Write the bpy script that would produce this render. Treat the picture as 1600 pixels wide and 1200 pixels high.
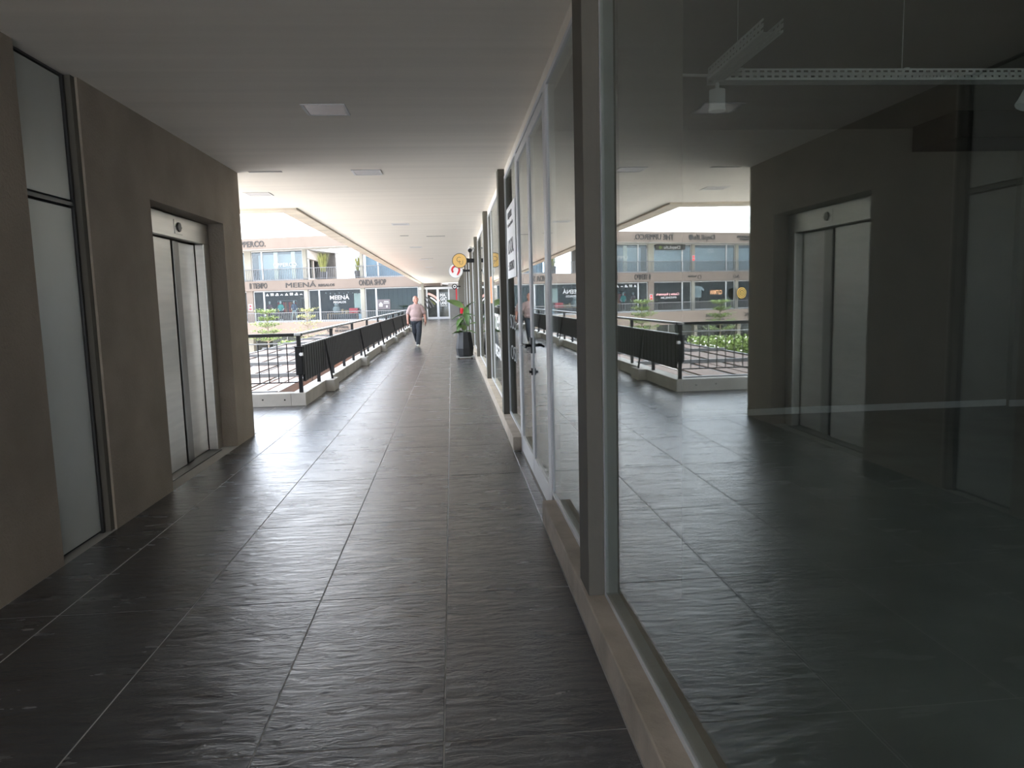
import bpy, math, random
from mathutils import Vector, Matrix, noise
random.seed(7)
for o in list(bpy.data.objects): bpy.data.objects.remove(o)
S = bpy.context.scene
C = S.collection
PI = math.pi

# ------------------------------------------------------------------ camera, sky, sun, exposure
FPX, PITCH, YAW, ROLL, CAMH = 1140.2, 0.11614, 0.07939, -0.0255, 1.409
fw = Vector((math.sin(YAW)*math.cos(PITCH), math.cos(YAW)*math.cos(PITCH), -math.sin(PITCH)))
r0 = Vector((math.cos(YAW), -math.sin(YAW), 0)); u0 = r0.cross(fw)
rr = r0*math.cos(ROLL)+u0*math.sin(ROLL); uu = -r0*math.sin(ROLL)+u0*math.cos(ROLL)
cam = bpy.data.cameras.new('camera'); cam.sensor_fit = 'HORIZONTAL'; cam.sensor_width = 36; cam.lens = FPX/1600*36
cam.clip_start = 0.05; cam.clip_end = 600
co = bpy.data.objects.new('camera', cam); C.objects.link(co)
co.matrix_world = Matrix(((rr.x,uu.x,-fw.x,0),(rr.y,uu.y,-fw.y,0),(rr.z,uu.z,-fw.z,CAMH),(0,0,0,1)))
S.camera = co

SKY, SUN, EXPO = 1.1, 2.0, 3.0
world = bpy.data.worlds.new('sky'); S.world = world; world.use_nodes = True
wn = world.node_tree.nodes; wl = world.node_tree.links; wn.clear()
tc = wn.new('ShaderNodeTexCoord'); mp = wn.new('ShaderNodeMapping'); mp.inputs['Scale'].default_value = (1.6,1.6,4.5)
nz = wn.new('ShaderNodeTexNoise'); nz.inputs['Scale'].default_value = 1.7; nz.inputs['Detail'].default_value = 7; nz.inputs['Roughness'].default_value = .55
rp = wn.new('ShaderNodeValToRGB'); rp.color_ramp.elements[0].position = .36; rp.color_ramp.elements[1].position = .62
rp.color_ramp.elements[0].color = (.52,.66,.88,1); rp.color_ramp.elements[1].color = (.97,.98,1,1)
bg = wn.new('ShaderNodeBackground'); bg.inputs['Strength'].default_value = SKY
wo = wn.new('ShaderNodeOutputWorld')
wl.new(tc.outputs['Generated'], mp.inputs['Vector']); wl.new(mp.outputs['Vector'], nz.inputs['Vector'])
wl.new(nz.outputs['Fac'], rp.inputs['Fac']); wl.new(rp.outputs['Color'], bg.inputs['Color']); wl.new(bg.outputs[0], wo.inputs[0])
sl = bpy.data.lights.new('sun', 'SUN'); sl.energy = SUN; sl.angle = math.radians(6); sl.color = (1,.95,.88)
so = bpy.data.objects.new('sun', sl); C.objects.link(so); so.location = (10,-20,40)
so.rotation_euler = Vector((-.10,.16,-1.0)).to_track_quat('-Z','Y').to_euler()
vs = S.view_settings; vs.view_transform = 'Standard'; vs.look = 'None'; vs.exposure = EXPO; vs.gamma = 1; vs.use_curve_mapping = False

# ------------------------------------------------------------------ materials
MATS = {}
def mat(name, col, rough=.6, metal=0., var=.0, vscale=4., bump=0., bscale=20., stretch=(1,1,1), spec=.5, detail=4., alt=None, rvar=0.):
    if name in MATS: return MATS[name]
    m = bpy.data.materials.new(name); m.use_nodes = True; n = m.node_tree.nodes; l = m.node_tree.links
    b = n['Principled BSDF']; b.inputs['Base Color'].default_value = (*col,1); b.inputs['Roughness'].default_value = rough
    b.inputs['Metallic'].default_value = metal; b.inputs['Specular IOR Level'].default_value = spec
    g = n.new('ShaderNodeNewGeometry'); mp = n.new('ShaderNodeMapping'); mp.inputs['Scale'].default_value = stretch
    l.new(g.outputs['Position'], mp.inputs['Vector'])
    t = n.new('ShaderNodeTexNoise'); t.inputs['Scale'].default_value = vscale; t.inputs['Detail'].default_value = detail
    l.new(mp.outputs['Vector'], t.inputs['Vector'])
    v = max(var, .04)
    r = n.new('ShaderNodeValToRGB'); r.color_ramp.elements[0].position = .3; r.color_ramp.elements[1].position = .7
    a = alt if alt else tuple(c*(1-v) for c in col)
    r.color_ramp.elements[0].color = (*a,1); r.color_ramp.elements[1].color = (*[min(1,c*(1+v*.6)) for c in col],1)
    l.new(t.outputs['Fac'], r.inputs['Fac']); l.new(r.outputs['Color'], b.inputs['Base Color'])
    if rvar:
        mr = n.new('ShaderNodeMapRange'); mr.inputs['To Min'].default_value = rough-rvar; mr.inputs['To Max'].default_value = rough+rvar
        mr.inputs['From Min'].default_value = .3; mr.inputs['From Max'].default_value = .7
        l.new(t.outputs['Fac'], mr.inputs['Value']); l.new(mr.outputs[0], b.inputs['Roughness'])
    if bump:
        t2 = n.new('ShaderNodeTexNoise'); t2.inputs['Scale'].default_value = bscale; t2.inputs['Detail'].default_value = 6
        l.new(mp.outputs['Vector'], t2.inputs['Vector'])
        bp = n.new('ShaderNodeBump'); bp.inputs['Strength'].default_value = bump; bp.inputs['Distance'].default_value = .01
        l.new(t2.outputs['Fac'], bp.inputs['Height']); l.new(bp.outputs[0], b.inputs['Normal'])
    MATS[name] = m; return m

def glass_mat(name, tint, ior=1.5, gloss=.0):
    m = bpy.data.materials.new(name); m.use_nodes = True; n = m.node_tree.nodes; l = m.node_tree.links; n.clear()
    o = n.new('ShaderNodeOutputMaterial'); mx = n.new('ShaderNodeMixShader'); fr = n.new('ShaderNodeFresnel')
    g = n.new('ShaderNodeNewGeometry'); mi = n.new('ShaderNodeMix'); mi.data_type = 'FLOAT'
    mi.inputs[2].default_value = ior; mi.inputs[3].default_value = 1/ior
    l.new(g.outputs['Backfacing'], mi.inputs[0]); l.new(mi.outputs[0], fr.inputs['IOR'])
    t = n.new('ShaderNodeBsdfTransparent'); t.inputs[0].default_value = (*tint,1)
    gl = n.new('ShaderNodeBsdfGlossy'); gl.inputs['Roughness'].default_value = gloss; gl.inputs['Color'].default_value = (.97,.99,.98,1)
    l.new(fr.outputs[0], mx.inputs[0]); l.new(t.outputs[0], mx.inputs[1]); l.new(gl.outputs[0], mx.inputs[2]); l.new(mx.outputs[0], o.inputs[0])
    MATS[name] = m; return m

def floor_mat():
    m = bpy.data.materials.new('slate_tile'); m.use_nodes = True; n = m.node_tree.nodes; l = m.node_tree.links
    b = n['Principled BSDF']; b.inputs['Specular IOR Level'].default_value = .85
    g = n.new('ShaderNodeNewGeometry'); oi = n.new('ShaderNodeObjectInfo')
    ad = n.new('ShaderNodeVectorMath'); ad.operation = 'ADD'; sc = n.new('ShaderNodeVectorMath'); sc.operation = 'SCALE'; sc.inputs['Scale'].default_value = 37.
    cb = n.new('ShaderNodeCombineXYZ'); l.new(oi.outputs['Random'], cb.inputs[0]); l.new(oi.outputs['Random'], cb.inputs[2]); l.new(cb.outputs[0], sc.inputs[0])
    l.new(g.outputs['Position'], ad.inputs[0]); l.new(sc.outputs[0], ad.inputs[1])
    mp = n.new('ShaderNodeMapping'); mp.inputs['Scale'].default_value = (1,3.2,1); l.new(ad.outputs[0], mp.inputs['Vector'])
    t = n.new('ShaderNodeTexNoise'); t.inputs['Scale'].default_value = 2.5; t.inputs['Detail'].default_value = 6; l.new(mp.outputs[0], t.inputs['Vector'])
    r = n.new('ShaderNodeValToRGB'); r.color_ramp.elements[0].position = .3; r.color_ramp.elements[1].position = .75
    r.color_ramp.elements[0].color = (.052,.053,.056,1); r.color_ramp.elements[1].color = (.086,.087,.091,1)
    l.new(t.outputs['Fac'], r.inputs['Fac']); l.new(r.outputs[0], b.inputs['Base Color'])
    mr = n.new('ShaderNodeMapRange'); mr.inputs['From Min'].default_value = .3; mr.inputs['From Max'].default_value = .7
    mr.inputs['To Min'].default_value = .20; mr.inputs['To Max'].default_value = .29
    l.new(t.outputs['Fac'], mr.inputs['Value']); l.new(mr.outputs[0], b.inputs['Roughness'])
    a = n.new('ShaderNodeTexNoise'); a.inputs['Scale'].default_value = 7; a.inputs['Detail'].default_value = 9; a.inputs['Roughness'].default_value = .62; a.inputs['Distortion'].default_value = .6
    l.new(mp.outputs[0], a.inputs['Vector'])
    c = n.new('ShaderNodeTexNoise'); c.inputs['Scale'].default_value = 34; c.inputs['Detail'].default_value = 4; c.inputs['Distortion'].default_value = 1.2
    mp2 = n.new('ShaderNodeMapping'); mp2.inputs['Scale'].default_value = (1,1.6,1); l.new(ad.outputs[0], mp2.inputs['Vector']); l.new(mp2.outputs[0], c.inputs['Vector'])
    # chiselled patches: the fine relief appears only where a broad mask is high
    k = n.new('ShaderNodeTexNoise'); k.inputs['Scale'].default_value = 3.2; l.new(ad.outputs[0], k.inputs['Vector'])
    km = n.new('ShaderNodeMapRange'); km.inputs['From Min'].default_value = .48; km.inputs['From Max'].default_value = .68; l.new(k.outputs['Fac'], km.inputs['Value'])
    mu = n.new('ShaderNodeMath'); mu.operation = 'MULTIPLY'; l.new(c.outputs['Fac'], mu.inputs[0]); l.new(km.outputs[0], mu.inputs[1])
    su = n.new('ShaderNodeMath'); su.operation = 'MULTIPLY_ADD'; su.inputs[1].default_value = .55; l.new(mu.outputs[0], su.inputs[0]); l.new(a.outputs['Fac'], su.inputs[2])
    bp = n.new('ShaderNodeBump'); bp.inputs['Strength'].default_value = 1.0; bp.inputs['Distance'].default_value = .0065
    l.new(su.outputs[0], bp.inputs['Height']); l.new(bp.outputs[0], b.inputs['Normal'])
    MATS['slate'] = m; return m

M_SLATE = floor_mat()
M_GROUT = mat('grout', (.42,.41,.39), .85)
M_CEIL = mat('ceiling_paint', (.88,.825,.75), .75, var=.05, vscale=1.2, bump=.25, bscale=2.5, stretch=(.25,6,1))
M_WALL = mat('plaster_brown', (.34,.285,.228), .85, var=.16, vscale=2.2, bump=.55, bscale=55, detail=7)
M_CONC = mat('concrete', (.40,.38,.345), .85, var=.15, vscale=3, bump=.3, bscale=30)
M_SILL = mat('curb_concrete', (.46,.40,.33), .9, var=.22, vscale=5, bump=.5, bscale=40)
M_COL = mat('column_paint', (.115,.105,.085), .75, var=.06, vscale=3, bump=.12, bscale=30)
M_BEAM = mat('edge_concrete', (.60,.53,.44), .9, var=.2, vscale=3, bump=.4, bscale=20)
M_FAC = mat('facade_concrete', (.136,.107,.089), .9, var=.12, vscale=.6, bump=.2, bscale=6, stretch=(1,1,.5))
M_FPIL = mat('facade_pillar', (.19,.18,.15), .85, var=.08, vscale=1)
M_SOFF = mat('facade_soffit', (.22,.21,.195), .8)
M_WHITE = mat('white_aluminium', (.66,.67,.69), .35, var=.02)
M_STEEL = mat('brushed_steel', (.66,.64,.60), .33, metal=1., var=.1, vscale=3, bump=.006, bscale=3, stretch=(1,.5,8), rvar=.05)
M_STEELD = mat('dark_steel', (.10,.10,.10), .4, metal=.7)
M_PANEL = mat('grey_door_metal', (.52,.54,.51), .42, metal=.25, var=.06, vscale=2)
M_SEAM = mat('black_seam', (.012,.011,.010), .7)
M_BLACK = mat('black_metal', (.008,.008,.009), .5, spec=.3, var=.1)
M_SLAT = mat('black_slat', (.013,.013,.014), .45, spec=.4, var=.12, vscale=6)
M_GREY = mat('grey_rail', (.42,.43,.44), .38, metal=.5)
M_LAMPW = mat('lamp_frame', (.78,.77,.77), .5)
M_LAMPD = mat('lamp_diffuser', (.60,.59,.60), .35)
M_INTW = mat('shop_wall', (.27,.255,.22), .85, var=.04)
M_INTC = mat('shop_ceiling', (.20,.19,.165), .85)
M_INTF = mat('shop_floor', (.42,.45,.43), .45, var=.15, vscale=2)
M_BASEB = mat('baseboard_white', (.70,.71,.70), .5)
M_TRAY = mat('white_tray', (.72,.74,.73), .45)
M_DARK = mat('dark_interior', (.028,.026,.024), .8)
M_DARK2 = mat('shop_interior', (.11,.10,.09), .8, var=.3, vscale=1.5)
M_WOOD = mat('pergola_wood', (.085,.062,.053), .8, var=.16, vscale=2.2, stretch=(4,.6,1), bump=.25, bscale=12)
M_PAVE = mat('paving', (.70,.66,.60), .9, var=.15, vscale=1.2)
M_TEXT = mat('sign_dark', (.085,.08,.078), .6)
M_TEXTW = mat('sign_white', (.85,.85,.85), .6)
M_POT = mat('black_pot', (.020,.020,.021), .45, var=.15, vscale=9)
M_LEAF = mat('leaf_green', (.10,.20,.05), .45, var=.3, vscale=8)
M_LEAFL = mat('leaf_light', (.30,.42,.16), .4, var=.2, vscale=8)
M_LEAFD = mat('leaf_dark', (.055,.065,.04), .45, var=.3, vscale=8)
M_FOL = mat('foliage', (.105,.16,.028), .6, var=.35, vscale=3)
M_FOLY = mat('foliage_yellow', (.17,.175,.045), .6, var=.35, vscale=3)
M_BARK = mat('bark', (.20,.16,.12), .9, var=.2)
M_SKIN = mat('skin', (.46,.225,.165), .5, var=.06, vscale=20)
M_SHIRT = mat('pink_shirt', (.37,.265,.25), .85, var=.12, vscale=14, bump=.6, bscale=16, stretch=(1,1,.8))
M_JEAN = mat('dark_jeans', (.035,.04,.05), .85, var=.3, vscale=14, bump=.4, bscale=18)
M_SHOE = mat('pale_shoe', (.55,.53,.48), .7)
M_RED = mat('red_paint', (.62,.02,.03), .4, var=.05)
M_ORANGE = mat('orange', (.70,.20,.05), .6)
M_GOLD = mat('gold_sign', (.80,.50,.16), .45)
M_GLASS = glass_mat('window_glass', (.82,.86,.84), 1.8)
M_GLASSF = glass_mat('facade_glass', (.70,.74,.74), 1.28)
M_GLASSU = glass_mat('upper_glass', (.70,.75,.76), 1.6)
M_FWHITE = mat('facade_white_frame', (.30,.30,.30), .45)
M_FRAIL = mat('facade_rail', (.10,.10,.105), .5)
M_FTEXT = mat('facade_letters', (.022,.020,.019), .7)
M_FTEXTW = mat('facade_white_letters', (.34,.34,.34), .7)
M_BLUE = mat('blue_film', (.28,.38,.52), .35)

# ------------------------------------------------------------------ builders
def mesh(name, v, f, smooth=False):
    me = bpy.data.meshes.new(name); me.from_pydata(v, [], f); me.validate(); me.update()
    if smooth:
        for p in me.polygons: p.use_smooth = True
    return me
BF = [(0,3,2,1),(4,5,6,7),(0,1,5,4),(1,2,6,5),(2,3,7,6),(3,0,4,7)]
def boxes(bs):
    v, f = [], []
    for (x0,x1,y0,y1,z0,z1) in bs:
        k = len(v)
        v += [(x0,y0,z0),(x1,y0,z0),(x1,y1,z0),(x0,y1,z0),(x0,y0,z1),(x1,y0,z1),(x1,y1,z1),(x0,y1,z1)]
        f += [tuple(k+i for i in q) for q in BF]
    return v, f
def cbox(x0,x1,y0,y1,z0,z1,c=.003):
    """a box with chamfered top edges"""
    v = [(x0,y0,z0),(x1,y0,z0),(x1,y1,z0),(x0,y1,z0),(x0,y0,z1-c),(x1,y0,z1-c),(x1,y1,z1-c),(x0,y1,z1-c),
         (x0+c,y0+c,z1),(x1-c,y0+c,z1),(x1-c,y1-c,z1),(x0+c,y1-c,z1)]
    f = [(0,3,2,1),(0,1,5,4),(1,2,6,5),(2,3,7,6),(3,0,4,7),(4,5,9,8),(5,6,10,9),(6,7,11,10),(7,4,8,11),(8,9,10,11)]
    return v, f
def ob(name, me, m=None, parent=None, loc=(0,0,0), rot=(0,0,0)):
    o = bpy.data.objects.new(name, me); C.objects.link(o); o.location = loc; o.rotation_euler = rot
    if parent is not None: o.parent = parent
    if m is not None and me is not None:
        if not me.materials: me.materials.append(m)
    return o
def empty(name, loc=(0,0,0), rot=(0,0,0), parent=None):
    o = bpy.data.objects.new(name, None); C.objects.link(o); o.location = loc; o.rotation_euler = rot; o.empty_display_size = .1
    if parent is not None: o.parent = parent
    return o
def tag(o, label, cat, group=None):
    o['label'] = label; o['category'] = cat
    if group: o['group'] = group
    return o
def struct(o, label=None):
    o['kind'] = 'structure'
    if label: o['label'] = label
    return o
def bx(name, b, m, parent=None, bevel=0):
    """one box or a list of boxes as one mesh object, origin at its own base centre"""
    if not isinstance(b, list): b = [b]
    cx = (min(q[0] for q in b)+max(q[1] for q in b))/2; cy = (min(q[2] for q in b)+max(q[3] for q in b))/2; cz = min(q[4] for q in b)
    v, f = boxes([(q[0]-cx,q[1]-cx,q[2]-cy,q[3]-cy,q[4]-cz,q[5]-cz) for q in b])
    o = ob(name, mesh(name, v, f), m, parent, (cx,cy,cz))
    if bevel:
        md = o.modifiers.new('bevel','BEVEL'); md.width = bevel; md.segments = 2; md.limit_method = 'ANGLE'
    return o
def tube(p, q, r0, r1=None, n=12, caps=True):
    r1 = r0 if r1 is None else r1; p = Vector(p); q = Vector(q); d = (q-p).normalized()
    a = d.orthogonal().normalized(); b = d.cross(a); v, f = [], []
    for c, r in ((p,r0),(q,r1)):
        for i in range(n):
            t = 2*PI*i/n; v.append(tuple(c+a*(r*math.cos(t))+b*(r*math.sin(t))))
    for i in range(n): j = (i+1)%n; f.append((i,j,n+j,n+i))
    if caps: f += [tuple(range(n-1,-1,-1)), tuple(range(n,2*n))]
    return v, f
def join(*parts):
    V, F = [], []
    for v, f in parts:
        k = len(V); V += list(v); F += [tuple(k+i for i in q) for q in f]
    return V, F
def lathe(prof, n=24, rot=0):
    v, f = [], []
    for (r,z) in prof:
        for i in range(n):
            t = 2*PI*i/n+rot; v.append((r*math.cos(t), r*math.sin(t), z))
    for k in range(len(prof)-1):
        for i in range(n):
            j = (i+1)%n; f.append((k*n+i,k*n+j,(k+1)*n+j,(k+1)*n+i))
    f += [tuple(range(n-1,-1,-1)), tuple(range((len(prof)-1)*n, len(prof)*n))]
    return v, f
def pts(name, vf, m, parent=None, loc=(0,0,0), rot=(0,0,0), smooth=False):
    return ob(name, mesh(name, vf[0], vf[1], smooth), m, parent, loc, rot)
_dg = []
def text(name, s, size, m, parent=None, loc=(0,0,0), rot=(PI/2,0,0), width=None, bold=0., depth=.01, align='LEFT', space=1.):
    cu = bpy.data.curves.new('lettering','FONT'); cu.body = s; cu.size = size; cu.extrude = depth; cu.offset = bold; cu.resolution_u = 3
    cu.space_character = space; cu.align_x = align
    t = bpy.data.objects.new('tmp_text', cu); C.objects.link(t); dg = bpy.context.evaluated_depsgraph_get()
    me = bpy.data.meshes.new_from_object(t.evaluated_get(dg)); bpy.data.objects.remove(t)
    if width and me.vertices:
        x0 = min(v.co.x for v in me.vertices); x1 = max(v.co.x for v in me.vertices)
        for v in me.vertices: v.co.x = (v.co.x-x0)*width/(x1-x0) - (width/2 if align=='CENTER' else 0)
    me.materials.clear()
    return ob(name, me, m, parent, loc, rot)
def copy_tree(o, parent=None):
    c = o.copy(); C.objects.link(c); c.parent = parent
    for ch in o.children: copy_tree(ch, c)
    return c
def capsule(p, r0, q, r1, n=14, m=4):
    """closed tapered capsule"""
    p = Vector(p); q = Vector(q); d = (q-p).normalized(); a = d.orthogonal().normalized(); b = d.cross(a)
    rings = []
    for i in range(1,m+1): t = PI/2*(1-i/m); rings.append((p-d*(r0*math.sin(t)), r0*math.cos(t)))
    for i in range(m): t = PI/2*i/m; rings.append((q+d*(r1*math.sin(t)), r1*math.cos(t)))
    v, f = [tuple(p-d*r0)], []
    for c, r in rings:
        for i in range(n): t = 2*PI*i/n; v.append(tuple(c+a*(r*math.cos(t))+b*(r*math.sin(t))))
    v.append(tuple(q+d*r1)); L = len(v)-1
    for i in range(n): f.append((0,1+(i+1)%n,1+i))
    for k in range(len(rings)-1):
        for i in range(n): j = (i+1)%n; f.append((1+k*n+i,1+k*n+j,1+(k+1)*n+j,1+(k+1)*n+i))
    k = len(rings)-1
    for i in range(n): f.append((L,1+k*n+i,1+k*n+(i+1)%n))
    return v, f
def ell(c, r, n=18, m=12, rot=None):
    v, f = [], []; rot = rot or Matrix.Identity(3); c = Vector(c)
    for k in range(m+1):
        ph = PI*k/m
        for i in range(n):
            t = 2*PI*i/n; v.append(tuple(c+rot@Vector((r[0]*math.sin(ph)*math.cos(t), r[1]*math.sin(ph)*math.sin(t), r[2]*math.cos(ph)))))
    for k in range(m):
        for i in range(n): j = (i+1)%n; f.append((k*n+i,(k+1)*n+i,(k+1)*n+j,k*n+j))
    return v, f
def blob(name, parts, voxel, m, parent, smooth=4):
    o = pts(name, join(*parts), m, parent)
    md = o.modifiers.new('fuse','REMESH'); md.mode = 'VOXEL'; md.voxel_size = voxel; md.use_smooth_shade = True
    sm = o.modifiers.new('soften','SMOOTH'); sm.iterations = smooth; sm.factor = .5
    return o

# ================================================================== THE WALKWAY: floor, ceiling, walls
XL, XC, XG, ZC = -2.2, .528, .622, 2.80
W, L, X0, Y0 = .6, 1.2, -.072, 3.412
floor = struct(bx('floor', [(-2.4,.70,-6,57.5,-.35,-.0016), (-4.4,-2.4,8.05,10.5,-.35,-.0016)], M_GROUT), 'dark slate-tiled walkway floor with pale joints')
tile_cache = {}
def tile(x0,x1,y0,y1):
    g = .0022; key = (round(x1-x0,3), round(y1-y0,3))
    if key not in tile_cache:
        hx, hy = key[0]/2-g, key[1]/2-g
        tile_cache[key] = mesh('tile', *cbox(-hx,hx,-hy,hy,-.006,0,.0018))
    o = ob('tile', tile_cache[key], M_SLATE, floor, (0,0,0))
    o.location = Vector(((x0+x1)/2,(y0+y1)/2,random.uniform(-.0004,.0004)))-Vector(floor.location)
for j in range(-2, 46):
    ya, yb = Y0+(j-1)*L, min(Y0+j*L, 57.4)
    if yb <= ya+.1: continue
    for i in range(-3, 2):
        xa = X0+(i-1)*W; xb = X0+i*W
        if i == -3: xa = -2.2 if yb <= 8.3 else (-2.472 if yb < 10.4 else -2.07)
        tile(max(xa,-2.472), xb, ya, yb)
        if i == -3 and ya < 10 and yb > 10.4: tile(-2.472, -2.07, ya, 10.3)
for i in range(1, 4):
    xb = -2.472-(i-1)*W; xa = xb-W
    for ya, yb in ((8.1,8.212),(8.212,9.412),(9.412,10.3)):
        tile(max(xa,-4.2), xb, ya, yb)
for ya, yb in ((4.48,5.21),(5.21,6.0),(6.0,6.66)): tile(.528,.60,ya,yb)     # narrow threshold strip in front of the glass door
v, f = [], []
for j in range(-7, -2):                                                    # behind the camera, out of the picture
    for i in range(-3, 2):
        xa = max(X0+(i-1)*W,-2.2); v1, f1 = cbox(xa+.002, X0+i*W-.002, Y0+(j-1)*L+.002, Y0+j*L-.002, -.006, 0, .0018)
        k = len(v); v += v1; f += [tuple(k+q for q in t) for t in f1]
fl = pts('tile_field', (v,f), M_SLATE, floor, tuple(-Vector(floor.location))); fl['kind'] = 'stuff'

ceiling = struct(bx('ceiling', [(XL,.66,-6,58.6,ZC,3.12), (-4.4,XL,-6,11.05,ZC,3.12)], M_CEIL), 'smooth off-white soffit over the walkway')
t = bx('trim_1', [(-2.46,XL,11.05,58.6,ZC-.03,3.35), (-4.4,-2.46,11.05,11.40,ZC-.03,3.35)], M_BEAM); struct(t, 'raw concrete edge beam around the soffit')

wl_ = struct(bx('wall_left', [(-4.2,XL,-3.5,4.12,-.3,ZC), (-4.2,-2.30,4.12,4.77,-.3,ZC), (-4.2,XL,4.77,5.73,-.3,ZC),
     (-4.2,-2.47,5.73,7.48,-.3,ZC), (-2.47,XL,5.73,7.48,2.21,ZC), (-4.2,XL,7.48,8.1,-.3,ZC)], M_WALL), 'brown-grey rendered wall of the lift core')

# service doors in the left recess
d = struct(empty('door_1', (-2.27,4.40,0)), 'tall grey metal service hatch in two leaves, set in the rendered wall')
def local(o, b): lx, ly, lz = o.location; return (b[0]-lx,b[1]-lx,b[2]-ly,b[3]-ly,b[4]-lz,b[5]-lz)
def lbx(name, b, m, parent, bevel=0):
    b = b if isinstance(b, list) else [b]
    return bx(name, [local(parent, q) for q in b], m, parent, bevel)
lbx('backing', (-2.30,-2.275,4.125,4.72,.0,2.795), M_SEAM, d)
lbx('lower_panel', (-2.275,-2.255,4.14,4.675,.02,2.015), M_PANEL, d, .002)
lbx('upper_panel', (-2.275,-2.255,4.14,4.675,2.065,2.775), M_PANEL, d, .002)
lbx('frame', [(-2.275,-2.245,4.685,4.705,0,2.795),(-2.275,-2.245,4.125,4.685,2.028,2.05),(-2.275,-2.25,4.122,4.13,0,2.795),(-2.275,-2.25,4.13,4.69,2.785,2.797)], M_STEELD, d)
lbx('reveal', (-2.30,-2.215,4.72,4.77,0,2.8), M_COL, d)

# ------------------------------------------------------------------ the lift
e = tag(empty('elevator', (-2.40,6.6,0)), 'stainless steel lift with two sliding leaves in the brown rendered wall', 'elevator')
h = lbx('header', (-2.40,-2.345,5.75,7.46,2.005,2.195), M_STEEL, e, .003)
ip = bx('indicator_plate', (-.006,0,-.09,.09,0,.12), M_STEEL, h, .001); ip.location = (.031,.06,.035)
ic = pts('indicator_lens', tube((0,0,0),(.012,0,0),.042,.040,28), M_STEELD, h, (.034,.06,.095))
for s in (-1,1): pts('screw', tube((0,0,0),(.003,0,0),.004,None,8), M_STEELD, h, (.034,.06+s*.075,.095))
lbx('jamb', [(-2.43,-2.345,5.75,5.94,0,2.005)], M_STEEL, e, .003)
lbx('jamb', [(-2.43,-2.345,7.30,7.46,0,2.005)], M_STEEL, e, .006)
lbx('door_panel', (-2.428,-2.405,6.03,6.63,.012,1.992), M_STEEL, e, .004)
lbx('door_panel', (-2.452,-2.430,6.85,7.285,.012,1.992), M_STEEL, e, .004)
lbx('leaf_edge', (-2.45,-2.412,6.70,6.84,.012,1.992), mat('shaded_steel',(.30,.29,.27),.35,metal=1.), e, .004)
lbx('leaf_edge', (-2.45,-2.44,5.945,6.02,.012,1.992), M_STEELD, e, .003)
lbx('shadow_gap', (-2.468,-2.453,5.94,7.30,0,2.005), M_SEAM, e)
lbx('sill', (-2.46,-2.31,5.94,7.30,0,.008), M_STEELD, e)

# ------------------------------------------------------------------ kerb and railing along the open side
piers = [12.15+4.65*k for k in range(10)]
kb = [(-2.27,-2.07,10.3,57.4,0,.18), (-4.4,-2.27,10.3,10.5,0,.18),(-4.4,-4.2,8.1,10.3,0,.18)]
k_ = struct(bx('trim_2', kb, M_CONC, None, .006), 'pale concrete kerb under the railing')
for y in piers:
    p = bx('pier', (-2.072,-1.93,y-.24,y+.24,0,.183), M_CONC, None, .006); p.parent = k_; p.location = Vector(p.location)-Vector(k_.location)
for (x, z) in ((-2.36,.09),(-2.66,.10),(-3.4,.09),(-4.0,.09)):
    o = pts('tie_hole', tube((0,0,0),(0,-.003,0),.012,.012,10), M_SEAM, k_, Vector((x,10.301,z))-Vector(k_.location))
rl = tag(empty('railing', (-2.14,33,.18)), 'long black slatted railing with grey handrail along the open edge', 'railing')
lbx('handrail', (-2.19,-2.10,10.33,57,.975,1.01), M_GREY, rl, .006)
y = 10.37; n = 0
while y < 57:
    lbx('post', (-2.165,-2.115,y-.02,y+.02,.18,.975 if n%2==0 else .5), M_BLACK, rl); y += 1.38; n += 1
edges = [10.40]+[p for p in piers]+[57.]
slat_m = mesh('slat', *cbox(-.008,.012,-.078,.078,0,.50,.004))
for a, b_ in zip(edges[:-1], edges[1:]):
    if b_-a < .3: continue
    pn = lbx('panel', (-2.118,-2.106,a+.02,b_-.02,.33,.825), M_BLACK, rl)
    k = int((b_-a-.04)/.178)
    for i in range(k):
        s = ob('slat', slat_m, M_SLAT, pn, (.012, -(b_-a-.04)/2+(i+.5)*(b_-a-.04)/k, 0))
    cap = bx('cap', (-.02,.02,-(b_-a)/2+.02,(b_-a)/2-.02,.5,.512), M_GREY, pn)
for yy in piers:
    v1, f1 = tube(Vector((-2.09,yy,.82))-Vector(rl.location), Vector((-1.99,yy-.02,.183))-Vector(rl.location), .018, .018, 8)
    pts('brace', (v1,f1), M_BLACK, rl)
rl2 = tag(empty('railing', (-3.24,10.4,.18)), 'short black railing of thin upright bars across the side passage', 'railing')
lbx('handrail', (-4.38,-2.10,10.36,10.44,.965,1.01), M_BLACK, rl2, .005)
lbx('rail', (-4.38,-2.19,10.39,10.41,.862,.878), M_GREY, rl2)
lbx('rail', (-4.38,-2.19,10.39,10.41,.315,.33), M_BLACK, rl2)
bar_m = mesh('bar', *tube((0,0,.145),(0,0,.69),.0075,.0075,8))
for i in range(17): ob('bar', bar_m, M_BLACK, rl2, (.94-i*.131-.015, 0, 0))
for x in (-3.3,-4.35): lbx('post', (x-.02,x+.02,10.38,10.42,.18,.965), M_BLACK, rl2)
bxo = tag(empty('junction_box', (-2.135,10.34,.42)), 'tall black box with a round white sticker on the railing corner', 'box')
lbx('body', (-2.19,-2.085,10.305,10.385,.43,.815), M_BLACK, bxo, .012)
lbx('cap', (-2.195,-2.08,10.30,10.39,.815,.828), M_BLACK, bxo, .002)
pts('sticker', tube((.050,-.02,.30),(.056,-.02,.30),.026,None,16), M_TEXTW, bxo); pts('sticker', tube((.03,-.0355,.30),(.03,-.042,.30),.024,None,16), M_TEXTW, bxo)

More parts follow.
